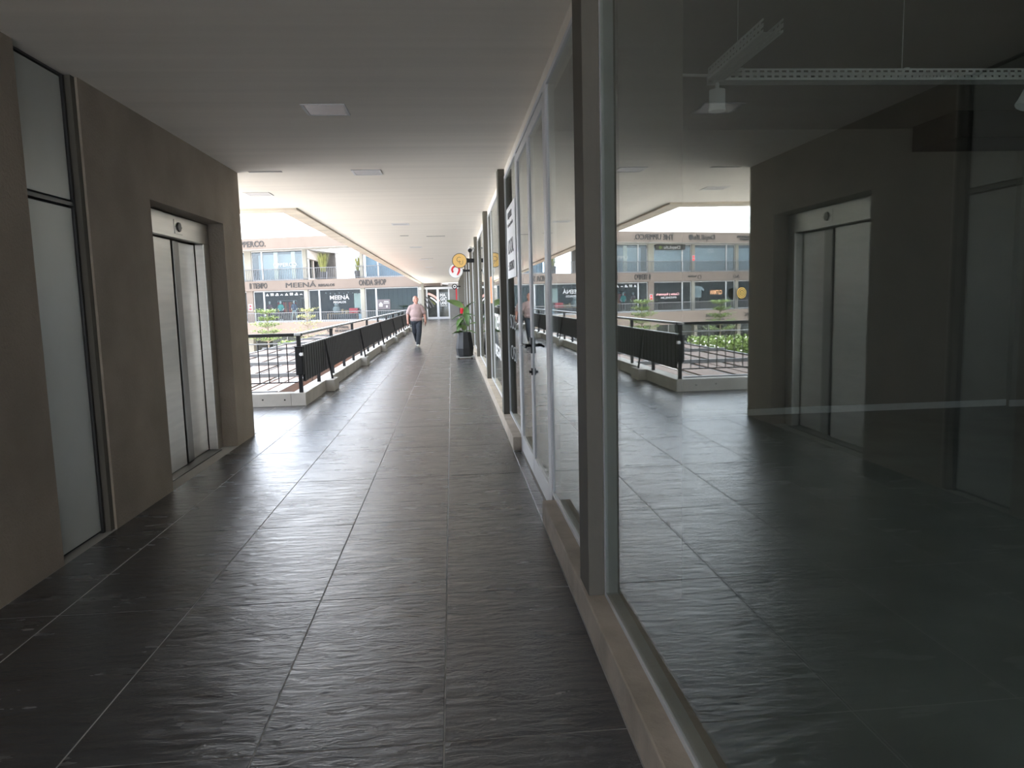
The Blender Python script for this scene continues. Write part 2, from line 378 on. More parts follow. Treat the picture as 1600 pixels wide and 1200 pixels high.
# ================================================================== RIGHT SIDE: kerb, columns, shopfront glazing
struct(bx('trim_3', [(.528,.70,-6,4.47,0,.14),(.528,.70,6.68,57.4,0,.13)], M_SILL, None, .006), 'low raw concrete curb under the shopfront glazing')
cols = [2.96, 8.06, 11.80, 16.5, 20.6, 24.8, 29, 33.2, 37.4, 41.6, 45.8, 50, 54.2]
clab = {0:'broad taupe concrete column between the large empty shop pane and its side glass', 1:'taupe concrete column beside the poster and the white letters on glass'}
for i, y in enumerate(cols):
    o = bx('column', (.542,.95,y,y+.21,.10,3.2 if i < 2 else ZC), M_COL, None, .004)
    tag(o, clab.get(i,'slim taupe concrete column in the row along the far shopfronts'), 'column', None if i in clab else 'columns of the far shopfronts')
fn = [0]
def window(y0, y1, rot=0., label='white-framed fixed shop pane', ztop=2.72, zbot=.14, split=()):
    """a fixed pane in a white aluminium frame; the pane itself may sit slightly askew in its rebate"""
    fn[0] += 1; yc = (y0+y1)/2
    w = struct(empty('window_%d'%fn[0], (XG,yc,zbot)), label)
    a, b_ = y0-yc, y1-yc; H = ztop-zbot
    bx('frame', [(-.013,.04,a,a+.025,0,H),(-.013,.04,b_-.025,b_,0,H),(-.013,.04,a+.025,b_-.025,0,.022),(-.013,.04,a+.025,b_-.025,H-.03,H)], M_WHITE, w, .002)
    for s in split: bx('mullion', (-.013,.04,s-yc-.025,s-yc+.025,.022,H-.03), M_WHITE, w, .002)
    cuts = [y0]+list(split)+[y1]
    for p, q in zip(cuts[:-1], cuts[1:]):
        g = bx('pane', (-.003,.003,p-yc+.015,q-yc-.015,.012,H-.02), M_GLASS, w)
        g.rotation_euler.z = rot
    return w
TH = .0045
window(-1.2, 2.955, TH, 'very large dark pane of the empty shop, reflecting the walkway')
window(3.175, 4.575, TH*.5, 'tall narrow fixed pane beside the glass door')
def door(y0, y1, hinge, label, rot):
    fn[0] += 1
    d = struct(empty('door_%d'%fn[0], (XG,(y0+y1)/2,.012)), label); h = (y1-y0)/2; H = 2.66
    bx('frame', [(-.014,.03,-h,-h+.055,0,H),(-.014,.03,h-.055,h,0,H),(-.014,.03,-h+.055,h-.055,0,.15),(-.014,.03,-h+.055,h-.055,H-.07,H)], M_WHITE, d, .003)
    g = bx('pane', (-.004,.004,-h+.045,h-.045,.14,H-.06), M_GLASS, d); g.rotation_euler.z = rot
    return d
dA = door(4.68, 5.63, 1, 'near leaf of the white-framed double glass door, with a black lever', .004)
dB = door(5.645, 6.60, -1, 'far leaf of the white-framed double glass door', -.003)
hd = empty('handle', (0,.447,1.02), parent=dA)
bx('plate', (-.024,-.014,-.02,.02,-.045,.075), M_BLACK, hd, .002)
pts('lever', join(tube((-.02,0,.015),(-.075,0,.015),.010), capsule((-.072,.01,.015),.011,(-.072,-.12,.012),.009)), M_BLACK, hd, smooth=True)
hl = empty('lock', (0,.447,.83), parent=dA)
bx('plate', (-.024,-.014,-.018,.018,-.025,.03), M_BLACK, hl, .002); pts('cylinder', tube((-.02,0,0),(-.04,0,0),.011), M_BLACK, hl)
hd2 = empty('handle', (0,-.447,1.02), parent=dB)
bx('plate', (-.024,-.014,-.02,.02,-.045,.075), M_BLACK, hd2, .002)
pts('lever', join(tube((-.02,0,.015),(-.075,0,.015),.010), capsule((-.072,-.01,.015),.011,(-.072,.12,.012),.009)), M_BLACK, hd2, smooth=True)
t = struct(bx('trim_4', [(XG-.016,XG+.04,4.58,4.675,.0,2.72),(XG-.016,XG+.04,6.605,6.695,.0,2.72),(XG-.016,XG+.04,4.675,6.605,2.685,2.72)], M_WHITE, None, .003), 'white aluminium jambs and head of the double door')
struct(bx('trim_5', (.615,.70,-1.2,57,2.72,ZC), M_CEIL), 'white plasterboard strip above the glazing')
window(6.70, 8.055, .002, 'fixed pane with a poster and white lettering')
# poster + lettering on that pane
po = tag(empty('poster', (.614,7.36,1.62)), 'white printed poster high on the side pane, beside the second column', 'poster')
pts('sheet', boxes([(-.002,.002,-.50,.50,0,.72)]), M_TEXTW, po)
RX = (PI/2,0,-PI/2)
for s, z, sz, w_ in (('ALQUILER',.60,.09,.5),('Local en planta alta',.52,.05,.6),('LOCAL',.25,.20,.62),(': DESTINO',.08,.12,.66)):
    text('lettering', s, sz, M_TEXT, po, (-.004,.34,z), RX, w_, .002, .001)
for s, z, lab in (('SOS',1.10,'white SOS letters on the side pane'),('OSI',.78,'white OSI letters low on the side pane')):
    tag(text('window_lettering', s, .22, mat('frosted_letters',(.42,.43,.43),.7), None, (.6165,7.75,z), RX, .62, -.004, .001), lab, 'lettering')
def decal(y0, y1, z0, z1, m, lab):
    o = bx('window_decal', (.614,.617,y0,y1,z0,z1), m); return tag(o, lab, 'decal')
window(8.29, 11.79, .002, 'tall shop pane with white stencilled lettering', split=(10.9,))
for s, z, sz, lab in (('TIEMPO',1.0,.30,'white stencilled lettering across the pane after the second column'),('REGALOS',.62,.22,'lower line of white lettering on the pane after the second column')):
    tag(text('window_lettering', s, sz, M_TEXTW, None, (.6165,10.6,z), RX, 1.9, .004, .001), lab, 'lettering')
decal(10.98,11.5,1.35,1.75,M_ORANGE,'small orange sticker on the narrow pane before the third column')
for i in range(2, len(cols)):
    a = cols[i]+.215; b_ = cols[i+1]-.005 if i+1 < len(cols) else 57.3
    if b_-a > .5: window(a, b_, .0, 'white-framed shop glazing between slim columns', split=(a+(b_-a)*.35,) )
decal(13.2,13.5,1.55,1.85,M_TEXTW,'small white notice on the glazing before the gold sign')

# ------------------------------------------------------------------ the empty shop behind the big pane
struct(bx('wall_shop', [(.95,9,8.1,8.27,-.1,3.2),(6.53,9,8.02,8.1,-.1,3.2),(9,9.2,-4,8.27,-.1,3.2),(.70,9.2,-4.2,-4,-.1,3.2)], M_INTW), 'plain taupe walls of the empty shop')
struct(bx('floor_shop', (.70,9.2,-4.2,8.27,-.3,0), M_INTF), 'dark floor of the empty shop')
struct(bx('ceiling_shop', (.70,9.2,-4.2,8.27,3.2,3.4), M_INTC), 'dim ceiling of the empty shop')
struct(bx('trim_6', [(.66,.74,-4.2,8.06,2.80,3.2)], M_INTC), 'lintel above the glazing inside')
struct(bx('baseboard_back', [(.95,6.53,8.085,8.1,0,.075),(6.515,9,8.005,8.02,0,.075)], M_BASEB), 'white skirting along the shop wall')
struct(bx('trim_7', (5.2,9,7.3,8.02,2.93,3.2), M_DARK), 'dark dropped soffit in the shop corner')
struct(bx('wall_right', [(3.6,3.8,8.27,57.4,-.1,3.0),(.70,3.6,8.27,57.4,2.85,3.0),(.70,3.6,8.27,57.4,-.2,0)]+[(.95,3.6,y+.02,y+.19,0,2.85) for y in cols[2:]], M_DARK2), 'dim interiors behind the far shopfronts')
# mostly hidden glowing panels added in the far shops to brighten the walkway
M_FILL = bpy.data.materials.new('fill_emission'); M_FILL.use_nodes = True; M_FILL.node_tree.nodes.clear()
_o = M_FILL.node_tree.nodes.new('ShaderNodeOutputMaterial'); _e = M_FILL.node_tree.nodes.new('ShaderNodeEmission')
_e.inputs['Color'].default_value = (1,.93,.82,1); _e.inputs['Strength'].default_value = 2.0; M_FILL.node_tree.links.new(_e.outputs[0], _o.inputs[0])
for i in range(1, len(cols)-1):
    yc = (cols[i]+.2+cols[i+1])/2
    tag(bx('fill_panel', (1.5,2.7,yc-.6,yc+.6,2.79,2.845), M_FILL), 'glowing fill panel added inside a far shop behind the glazing', 'fill panel', 'added fill panels in the far shops')
# perforated cable tray
def tray(name, n, along):
    """perforated channel: two slotted webs and a slotted bottom, length n*.045 along +x"""
    p = .045; LN = n*p; bs = []
    for yy in (-.05,.05):
        bs += [(0,LN,yy-.0015,yy+.0015,0,.014),(0,LN,yy-.0015,yy+.0015,.026,.044),(0,LN,yy-.0015,yy+.0015,.056,.066)]
        bs += [(i*p,i*p+.017,yy-.0015,yy+.0015,.014,.056) for i in range(n)]
    for yy in (-.05,-.026,-.002,.022): bs.append((0,LN,yy,yy+.019,0,.002))
    bs.append((0,LN,.044,.05,0,.002))
    bs += [(i*p,i*p+.014,-.05,.05,0,.002) for i in range(n)]
    return boxes(bs)
tr = tag(empty('cable_tray', (1.60,4.42,2.66)), 'white perforated cable tray hung under the empty shop ceiling', 'cable tray')
pts('channel', tray('channel', 112, 'x'), M_TRAY, tr, (-.02,0,0))
pts('channel', tray('channel', 17, 'y'), M_TRAY, tr, (0,-.06,0), (0,0,-PI/2))
for x in (.15,1.18,2.5,3.8):
    pts('hanger', join(tube((x,.0,.06),(x,.0,.54),.0022,None,6), boxes([(x-.015,x+.015,-.056,.056,.064,.070)])), M_TRAY, tr)
pts('conduit', tube((-.66,.05,.07),(0,.05,.055),.008), M_TRAY, tr)
def spot(loc, rot, lab):
    s = tag(empty('spotlight', loc, rot), lab, 'spotlight')
    pts('bracket', join(tube((0,0,-.045),(0,0,0),.012), boxes([(-.03,.03,-.02,.02,-.006,0)])), M_TRAY, s)
    pts('housing', lathe([(.030,-.045),(.046,-.048),(.047,-.15),(.050,-.152),(.050,-.17),(.040,-.172)][::-1],24), M_TRAY, s, smooth=False)
    pts('lens', lathe([(.039,-.166),(.039,-.160)],20), M_LAMPD, s)
spot((1.62,4.40,2.66), (0,0,0), 'white cylindrical spotlight under the corner of the cable tray')
spot((3.66,4.42,2.66), (.0,.5,0), 'white cylindrical spotlight tilted under the tray run')

# ------------------------------------------------------------------ ceiling lamps, slots, camera
lp = None
def lamp(x, y, lab=None, s=.155):
    global lp
    if lp is None:
        r = tag(empty('ceiling_lamp', (x,y,ZC)), 'square white recessed lamp in the off-white soffit', 'ceiling lamp', 'recessed square soffit lamps')
        bx('frame', [(-s,s,-s,-s+.022,-.007,0),(-s,s,s-.022,s,-.007,0),(-s,-s+.022,-s+.022,s-.022,-.007,0),(s-.022,s,-s+.022,s-.022,-.007,0)], M_LAMPW, r, .001)
        bx('diffuser', (-s+.022,s-.022,-s+.022,s-.022,-.004,0), M_LAMPD, r)
        lp = r
    else:
        r = copy_tree(lp); r.location = (x,y,ZC)
    if lab: r['label'] = lab
for x, y, lab in ((-.855,5.55,'square white recessed lamp in the soffit facing the service hatch and lift'),(-.855,8.15,'square white recessed lamp in the soffit level with the lift core corner'),
   (-2.37,9.62,'square white recessed lamp over the side passage by the railing corner'),(-.87,13.55,None),(-.87,19.3,None),(-.87,25,None),(-.87,30.7,None),(-.87,36.4,None)): lamp(x,y,lab or 'square white recessed lamp in the soffit along the slatted railing')
for i, (x,y,w_) in enumerate(((-.29,16.15,.40),(-.95,15.9,.18),(-1.9,8.05,.34),(-.75,24.5,.4))):
    tag(bx('ceiling_slot', (x-w_/2,x+w_/2,y-.03,y+.03,ZC-.004,ZC), M_STEELD), 'thin dark slot vent in the soffit', 'vent', 'slot vents in the soffit')
cm = tag(empty('security_camera', (.46,16.2,2.52)), 'small black and white security camera on a far column', 'camera')
pts('mount', tube((.08,.25,.03),(0,.1,.0),.02), M_WHITE, cm); pts('body', capsule((0,.12,0),.055,(-.02,-.12,-.04),.05), M_TEXTW, cm, smooth=True); pts('lens', tube((-.02,-.15,-.045),(-.025,-.18,-.05),.045), M_BLACK, cm)

# ------------------------------------------------------------------ round blade signs
def disc(r, t, n=40): return tube((0,-t/2,0),(0,t/2,0),r,None,n)
def ring(r0_, r1_, t, a0=0, a1=2*PI, n=40):
    v, f = [], []; full = abs(a1-a0-2*PI) < 1e-6
    for i in range(n+1):
        a = a0+(a1-a0)*i/n
        for r in (r0_, r1_):
            for yy in (-t/2, t/2): v.append((r*math.cos(a), yy, r*math.sin(a)))
    for i in range(n):
        k = i*4; f += [(k,k+4,k+6,k+2),(k+1,k+3,k+7,k+5),(k,k+1,k+5,k+4),(k+2,k+6,k+7,k+3)]
    if not full: f += [(0,2,3,1),(n*4,n*4+1,n*4+3,n*4+2)]
    return v, f
s1 = tag(empty('blade_sign', (.212,16.6,2.285)), 'round gold shop sign with thin CU letters on a black bracket', 'sign')
pts('disc', disc(.158,.05), M_GOLD, s1); pts('rim', ring(.152,.166,.06), M_TEXT, s1)
text('lettering', 'C', .17, M_TEXT, s1, (-.065,-.028,-.03), width=.09, bold=-.003, depth=.003); text('lettering', 'U', .14, M_TEXT, s1, (-.005,-.028,-.085), width=.08, bold=-.003, depth=.003)
bx('bracket', (.16,.345,-.02,.02,-.045,.045), M_BLACK, s1)
s2 = tag(empty('blade_sign', (.149,20.7,2.225)), 'round white shop sign with a red open loop emblem', 'sign')
pts('disc', disc(.195,.06), M_TEXTW, s2); pts('rim', ring(.19,.20,.07), M_GREY, s2)
pts('emblem', join(ring(.075,.125,.01,-1.9+PI*.0,PI+.9,30), boxes([(-.02,.02,-.005,.005,-.02,.02)])) if False else ring(.075,.125,.012,-.55,PI+.75,30), M_RED, s2, (0,-.036,.025))
pts('emblem_tail', ([(.02,-.042,-.12),(.06,-.042,-.12),(.115,-.042,-.04),(.065,-.042,-.015),(.02,-.030,-.12),(.06,-.030,-.12),(.115,-.030,-.04),(.065,-.030,-.015)], BF), M_RED, s2)
bx('bracket', (.19,.41,-.02,.02,-.03,.03), M_BLACK, s2)
s3 = tag(empty('blade_sign', (.209,41.7,2.18)), 'small round black sign with a white ring and red tail', 'sign')
pts('disc', disc(.155,.05), M_BLACK, s3); pts('ring', ring(.05,.10,.07), M_TEXTW, s3); bx('bracket', (.14,.36,-.02,.02,-.03,.03), M_BLACK, s3)
bx('red_tail', (.05,.12,-.02,.02,-.75,-.10), M_RED, s3)
# extinguisher on a far column
fx = tag(empty('fire_extinguisher', (.465,33.25,.80)), 'bright red fire extinguisher hung on a far column', 'extinguisher')
pts('cylinder', lathe([(.06,0),(.085,.02),(.088,.36),(.07,.42),(.03,.45)],20), M_RED, fx, smooth=True)
pts('valve', join(tube((0,0,.45),(0,0,.50),.02), boxes([(-.02,.09,-.015,.015,.49,.51)])), M_BLACK, fx)
pts('hose', join(tube((-.02,0,.47),(-.10,-.02,.40),.012),tube((-.10,-.02,.40),(-.10,-.02,.1),.014)), M_BLACK, fx)
bx('hook', (.02,.078,.02,.06,.30,.36), M_BLACK, fx)

# ------------------------------------------------------------------ potted plant
pl = tag(empty('plant_tray', (.29,17.7,0)), 'light grey rolling tray under the black planter', 'tray')
bx('board', (-.22,.22,-.2,.2,.035,.055), M_GREY, pl, .006)
for sx in (-.16,.16):
    for sy in (-.14,.14): pts('caster', tube((sx,sy-.012,.0175),(sx,sy+.012,.0175),.0175,None,12), M_BLACK, pl)
pt = tag(empty('planter', (.29,17.7,.055)), 'tall black faceted planter with a broad-leaved plant', 'planter')
pts('pot', lathe([(.155,0),(.20,.03),(.222,.20),(.16,.585),(.15,.59),(.135,.585),(.13,.54)],9,.3), M_POT, pt)
pts('soil', lathe([(.13,.53),(.128,.545)],16), M_BARK, pt)
def leaf_mesh(ln, wd, fold=.25, droop=.5, n=10):
    v, f = [], []
    for i in range(n+1):
        t = i/n; w_ = wd*(math.sin(PI*min(1,t**.8))**.75)*.5+.002; x = ln*t; z = -droop*ln*t*t
        v += [(x,-w_,z+fold*w_),(x,-w_*.5,z+fold*w_*.35),(x,0,z),(x,w_*.5,z+fold*w_*.35),(x,w_,z+fold*w_)]
    for i in range(n):
        for j in range(4): k = i*5+j; f.append((k,k+5,k+6,k+1))
    nv = len(v); v += [(a,b,c-.003) for a,b,c in v]; f += [tuple(nv+q for q in reversed(t)) for t in f]
    return mesh('leaf', v, f, True)
L1, L2, L3 = leaf_mesh(.50,.16), leaf_mesh(.34,.15,droop=.25), leaf_mesh(.26,.11,droop=.7)
def plant_leaf(me, m, base, tip_dir, roll=0, sc=1.):
    me2 = me if (not me.materials or me.materials[0]==m) else me.copy()
    if me2 is not me: me2.materials.clear()
    o = ob('leaf', me2, m, pt, base); d = Vector(tip_dir).normalized()
    o.rotation_mode = 'QUATERNION'; o.rotation_quaternion = d.to_track_quat('X','Z') @ Matrix.Rotation(roll,4,'X').to_quaternion(); o.scale = (sc,sc,sc)
stems = []
def stem(p, q, r=.010): stems.append(tube(p,q,r,r*.7,8))
stem((0,0,.54),(-.02,0,.98),.014); stem((-.02,0,.98),(.0,0,1.16)); stem((.02,.02,.54),(.06,.03,1.0)); stem((.06,.03,1.0),(.07,.02,1.18)); stem((-.03,0,.54),(-.08,.0,.80)); stem((0,-.02,.54),(.08,-.02,.72))
pts('stem', join(*stems), M_LEAF, pt)
plant_leaf(L1,M_LEAFL,(.0,0,1.16),(-.85,-.25,.72),.9)
plant_leaf(L1,M_LEAF,(.07,.02,1.15),(.25,-.4,.5),.3,.8)
plant_leaf(L1,M_LEAF,(.05,.02,1.2),(.0,-.5,-.55),.2,.9)
plant_leaf(L2,M_LEAF,(-.02,0,1.0),(-.8,-.5,-.05),.3)
plant_leaf(L2,M_LEAF,(-.02,0,.95),(-.5,-.6,-.4),.1)
plant_leaf(L2,M_LEAF,(.03,0,1.0),(.5,-.5,.1),-.3)
plant_leaf(L2,M_LEAF,(-.02,0,.88),(-.5,-.5,-.6),-.2)
plant_leaf(L2,M_LEAF,(.04,0,1.05),(.5,.2,-.5),.6)
plant_leaf(L3,M_LEAFD,(-.08,0,.80),(-.9,-.4,.25),.3)
plant_leaf(L3,M_LEAFD,(-.07,0,.78),(.1,-.9,.5),.3)
plant_leaf(L3,M_LEAFD,(-.06,0,.70),(-.9,-.3,-.15),.2)
plant_leaf(L2,M_LEAF,(-.05,0,.58),(-.9,-.5,.15),.5,.9)
plant_leaf(L3,M_LEAF,(.08,-.02,.72),(.5,-.4,.7),.4)
plant_leaf(L3,M_LEAF,(.03,0,.60),(.9,-.3,.35),.2,.9)
plant_leaf(L2,M_LEAFL,(.0,0,.62),(-.1,-.6,.75),.2,.8)

# ------------------------------------------------------------------ the walking man
man = tag(empty('person', (-1.11,23.0,0)), 'man in pink short-sleeved shirt and dark trousers walking along the walkway', 'person')
hc = Vector((.005,-.01,1.465)); hr = Matrix.Rotation(.75,3,'Z')      # head turned to his left
def hp(x,y,z): return tuple(hc+hr@Vector((x,y,z)))
head = [ell(hc+hr@Vector((0,.012,.022)),(.074,.092,.088),rot=hr), ell(hc+hr@Vector((0,-.02,-.03)),(.060,.070,.078),rot=hr), capsule(hp(0,-.05,-.075),.028,hp(0,-.058,-.085),.024),
  capsule(hp(0,-.088,.012),.010,hp(0,-.108,-.018),.013), ell(hp(.076,.012,-.004),(.012,.022,.032),rot=hr), ell(hp(-.076,.012,-.004),(.012,.022,.032),rot=hr), ell(hp(0,.03,-.02),(.072,.075,.08),rot=hr),
  capsule(hp(-.04,-.082,.022),.012,hp(.04,-.082,.022),.012), capsule(hp(-.022,-.086,-.050),.009,hp(.022,-.086,-.050),.009), capsule((0,.01,1.30),.062,(.004,.005,1.40),.056)]
def arm(sh, el, wr): return [capsule(sh,.052,el,.043), capsule(el,.043,wr,.029)]
A1 = arm((-.18,.0,1.22),(-.262,.0,1.00),(-.262,-.07,.80)); A2 = arm((.18,.0,1.22),(.252,.02,1.00),(.285,-.06,.80))
def hand(wr, s, curl):
    x,y,z = wr; p = [capsule((x,y-.005,z-.02),.030,(x,y-.012,z-.075),.028), capsule((x-.015*s,y-.02,z-.03),.022,(x+.0*s,y-.005,z-.07),.026)]
    for i, (dy,ln) in enumerate(((-.030,.068),(-.010,.078),(.010,.072),(.028,.055))):
        a = (x,y+dy-.01,z-.085); b_ = (x-.014*s*curl,y+dy-.014,z-.085-ln*.55); c = (x-.040*s*curl,y+dy-.016,z-.085-ln*(.95-.35*curl))
        p += [capsule(a,.0095,b_,.009,8,3), capsule(b_,.009,c,.0075,8,3)]
    p += [capsule((x-.012*s,y-.035,z-.03),.012,(x-.028*s,y-.055,z-.07),.010,8,3), capsule((x-.028*s,y-.055,z-.07),.010,(x-.034*s,y-.05,z-.105),.008,8,3)]
    return p
torso = [capsule((0,.0,.88),.09,(0,.01,1.16),.09), capsule((-.15,.01,1.25),.045,(.15,.01,1.25),.045), capsule((0,.01,1.16),.08,(0,.01,1.27),.05)]
legs = [capsule((-.085,.02,.82),.085,(-.055,.05,.44),.060), capsule((-.055,.05,.44),.060,(-.02,.30,.15),.042), capsule((.085,-.0,.82),.085,(.075,-.10,.44),.060), capsule((.075,-.10,.44),.060,(.035,-.11,.09),.042)]
body = blob('body', head+A1+A2+hand((-.262,-.07,.80),-1,.35)+hand((.285,-.06,.80),1,.8)+torso+legs, .006, M_SKIN, man, 3)
bm_s = [ell((0,0,1.02),(.205,.155,.20)), ell((0,.01,1.18),(.205,.125,.15)), capsule((-.125,.0,1.245),.068,(.125,.0,1.245),.068), capsule((-.05,.005,1.30),.05,(.05,.005,1.30),.05), ell((0,-.01,.86),(.195,.145,.11)), capsule((0,.01,1.29),.066,(0,.008,1.325),.058),
  capsule((-.17,.0,1.225),.068,(-.245,.0,1.06),.070), capsule((.17,.0,1.225),.068,(.238,.015,1.06),.070)]
blob('shirt', bm_s, .011, M_SHIRT, man, 5)
blob('trousers', [ell((0,0,.80),(.175,.125,.10)), capsule((-.085,.02,.78),.098,(-.058,.05,.44),.078), capsule((-.058,.05,.44),.078,(-.022,.29,.17),.060),
  capsule((.085,0,.78),.098,(.075,-.10,.44),.080), capsule((.075,-.10,.44),.080,(.035,-.11,.10),.066)], .011, M_JEAN, man, 4)
blob('shoe', [capsule((.035,-.09,.045),.045,(.035,-.22,.035),.036), capsule((.035,-.11,.09),.045,(.035,-.12,.05),.045)], .01, M_SHOE, man, 2)
blob('shoe', [capsule((-.02,.30,.13),.042,(-.02,.20,.055),.036), capsule((-.02,.30,.15),.04,(-.02,.26,.09),.04)], .01, M_SHOE, man, 2)
for s in (-1,1): pts('eye', ell(hp(s*.030,-.083,.004),(.010,.008,.006),10,6), M_SEAM, man, smooth=True)
tag(bx('smartphone', (-.84,-.828,22.86,22.94,.63,.77), M_BLACK, None, .004), 'dark smartphone held low in the walking man\'s hand', 'phone')

# ================================================================== END OF THE WALKWAY: glazed doors
eg = struct(empty('door_20', (-.6,57.5,0)), 'white-framed double doors with a rainbow decal and white lettering closing the walkway')
pts_w = [(-1.82,-1.74),(-.95,-.83),(.02,.12),(.98,1.06)]
for a, b_ in ((-1.62,-1.54),(-.83,-.66),(.06,.17)): bx('frame', (a+.3,b_+.3,-.04,.04,0,2.42), M_WHITE, eg)
bx('frame', (-1.9,1.25,-.045,.045,2.30,2.46), M_WHITE, eg); bx('frame', (-1.24,.36,-.045,.045,0,.16), M_WHITE, eg)
for a, b_ in ((-1.24,-.53),(-.36,.36)): bx('pane', (a,b_,-.005,.005,.16,2.30), M_GLASSF, eg)
bx('side_panel', (-1.9,-1.32,-.03,.03,0,2.30), M_SOFF, eg)
bx('side_panel', (.47,1.25,-.03,.03,0,2.30), M_SOFF, eg)
for i in range(4):
    pts('stripe', ring(1.0+i*.22,1.10+i*.22,.01,.35,.95,14), M_TEXT, eg, (-2.45+.02*i,-.036,.35))
for r, m, w_ in ((1.15,M_FOLY,.10),(1.36,M_TEXTW,.10),(1.58,mat('salmon',(.75,.42,.36),.6),.16)):
    pts('rainbow_band', ring(r-w_/2,r+w_/2,.01,.62,1.30 if r>1.4 else 1.12,18), m, eg, (-1.62,-.012,.45))
for s, z, w_ in (('MA',1.72,.42),('GIC',1.42,.50),('LAND',1.12,.52),('DISENOS',.98,.50)):
    text('lettering', s, .34 if z>1 and s!='DISENOS' else .10, M_TEXTW, eg, (-.26,-.014,z), width=w_, bold=.008 if len(s)<5 else .002, depth=.004)
struct(bx('column_end', (-2.30,-2.10,57.2,57.45,0,ZC), M_FPIL), 'grey end pillar')
struct(bx('wall_end', [(.66,4,57.45,57.7,0,2.8),(-2.5,4,60.5,60.7,-.2,2.8),(-2.5,.7,57.5,60.5,-.2,-.01)], M_DARK2), 'dim room behind the end doors')

# ================================================================== COURTYARD: ground, pergola, planting
struct(bx('floor_courtyard', (-70,40,-60,90,-4.5,-4.2), M_PAVE), 'pale paving of the courtyard below')
struct(bx('wall_below', [(-2.45,-2.27,10.5,57.4,-4.2,-.02),(-4.4,-2.45,10.3,10.5,-4.2,-.36)], M_FAC), 'concrete wall below the walkway')
pg = tag(empty('pergola', (-5.9,27.5,-4.2)), 'pinkish timber pergola roof with dark steel crossbeams in the courtyard', 'pergola')
brd = {}
for bi in range(5):
    for hb in range(2):
        x = -7.85+bi*.87+hb*.335
        for k in range(8):
            y = 11.6+k*4.05
            if 'm' not in brd: brd['m'] = mesh('plank', *cbox(-.158,.158,-2.01,2.01,-.04,0,.004))
            ob('plank', brd['m'], M_WOOD, pg, (x-pg.location.x, y+2.01-pg.location.y, 3.70+random.uniform(-.006,.006)))
for k in range(9):
    y = 11.7+k*4.03
    lbx('crossbeam', (-8.1,-3.75,y-.05,y+.05,-.50,-.40), M_STEELD, pg)
for bi in range(5):
    x = -7.85+bi*.87
    lbx('joist', (x+.5,x+.56,11.6,44,-.70,-.54), M_STEELD, pg)
for x in (-8.0,-3.85):
    for y in (12,20,28,36,43.5): lbx('post', (x-.06,x+.06,y-.06,y+.06,-4.2,-.5), M_STEELD, pg)
    lbx('edge_beam', (x-.05,x+.05,11.6,44,-.62,-.46), M_STEELD, pg)

def layered_tree(name, loc, zc, wd, m, n, lab, seed):
    rng = random.Random(seed); t = tag(empty(name, loc), lab, 'tree'); h = zc-loc[2]
    bs = [tube((0,0,0),(0,0,h*.80),.07,.045,8), tube((0,0,h*.8),(.03,0,h+.75),.045,.015,8)]
    v, f = [], []
    tiers = 5
    for k in range(tiers):
        z = h-.95+k*.42; R = wd*(.5-.06*k) * rng.uniform(.85,1.1)
        for b in range(6):
            a = 2*PI*(b+rng.random()*.6)/6; rl_ = R*rng.uniform(.6,1.05)
            e_ = Vector((math.cos(a)*rl_, math.sin(a)*rl_, z+.16*rl_)); s_ = Vector((0,0,z-.15)); bs.append(tube(s_,e_,.014,.005,5))
            for q in range(n):
                tt = rng.uniform(.35,1.08); c = s_.lerp(e_,tt)+Vector((rng.gauss(0,.13),rng.gauss(0,.13),rng.gauss(0.03,.045)))
                sz = rng.uniform(.045,.085); ax = Vector((rng.gauss(0,1),rng.gauss(0,1),rng.gauss(0,.3))).normalized(); up = Vector((rng.gauss(0,.35),rng.gauss(0,.35),1)).normalized(); sd = ax.cross(up).normalized()
                k0 = len(v); v += [tuple(c-ax*sz),tuple(c+sd*sz*.55),tuple(c+ax*sz),tuple(c-sd*sz*.55)]; f.append((k0,k0+1,k0+2,k0+3))
    pts('trunk', join(*bs), M_BARK, t); pts('foliage', (v,f), m, t)
layered_tree('tree', (-11.3,46,-4.2), .25, 2.3, M_FOL, 60, 'bright green layered tree in front of the sports shop', 3)
layered_tree('tree', (-8.9,46,-4.2), .30, 2.2, M_FOLY, 20, 'sparse yellow-green tree in front of the gift shop', 5)
layered_tree('tree', (-15.7,44,-4.2), .15, 2.4, M_FOL, 60, 'bright green layered tree beside the flowering hedge', 8)
def hedge(x0,x1,y0,y1,z0,z1,lab,n,seed,flowers=False):
    rng = random.Random(seed); t = tag(empty('hedge',((x0+x1)/2,(y0+y1)/2,-4.2)), lab, 'hedge'); v, f, v2, f2 = [], [], [], []
    for i in range(n):
        c = Vector((rng.uniform(x0,x1),rng.uniform(y0,y1),rng.uniform(z0,z1)+.12*noise.noise((i*.37,seed,0))))-t.location
        sz = rng.uniform(.05,.11); ax = Vector((rng.gauss(0,1),rng.gauss(0,1),rng.gauss(0,1))).normalized(); sd = ax.orthogonal().normalized()
        V, F = (v2,f2) if flowers and rng.random() < .05 else (v,f)
        k0 = len(V); V += [tuple(c-ax*sz),tuple(c+sd*sz*.6),tuple(c+ax*sz),tuple(c-sd*sz*.6)]; F.append((k0,k0+1,k0+2,k0+3))
    pts('foliage', (v,f), M_FOL, t)
    if v2: pts('flowers', (v2,f2), M_TEXTW, t)
    lbx('planter_box', (x0-.1,x1+.1,y0-.1,y1+.1,-4.2,z0+.15), M_CONC, t)
hedge(-19,-12.6,39,41,-2.4,-1.0,'flowering green hedge in a long concrete planter',9000,4,True)
hedge(-12.2,-9.2,52,54,-1.9,-1.2,'plain green hedge in a planter by the far shops',3000,6)
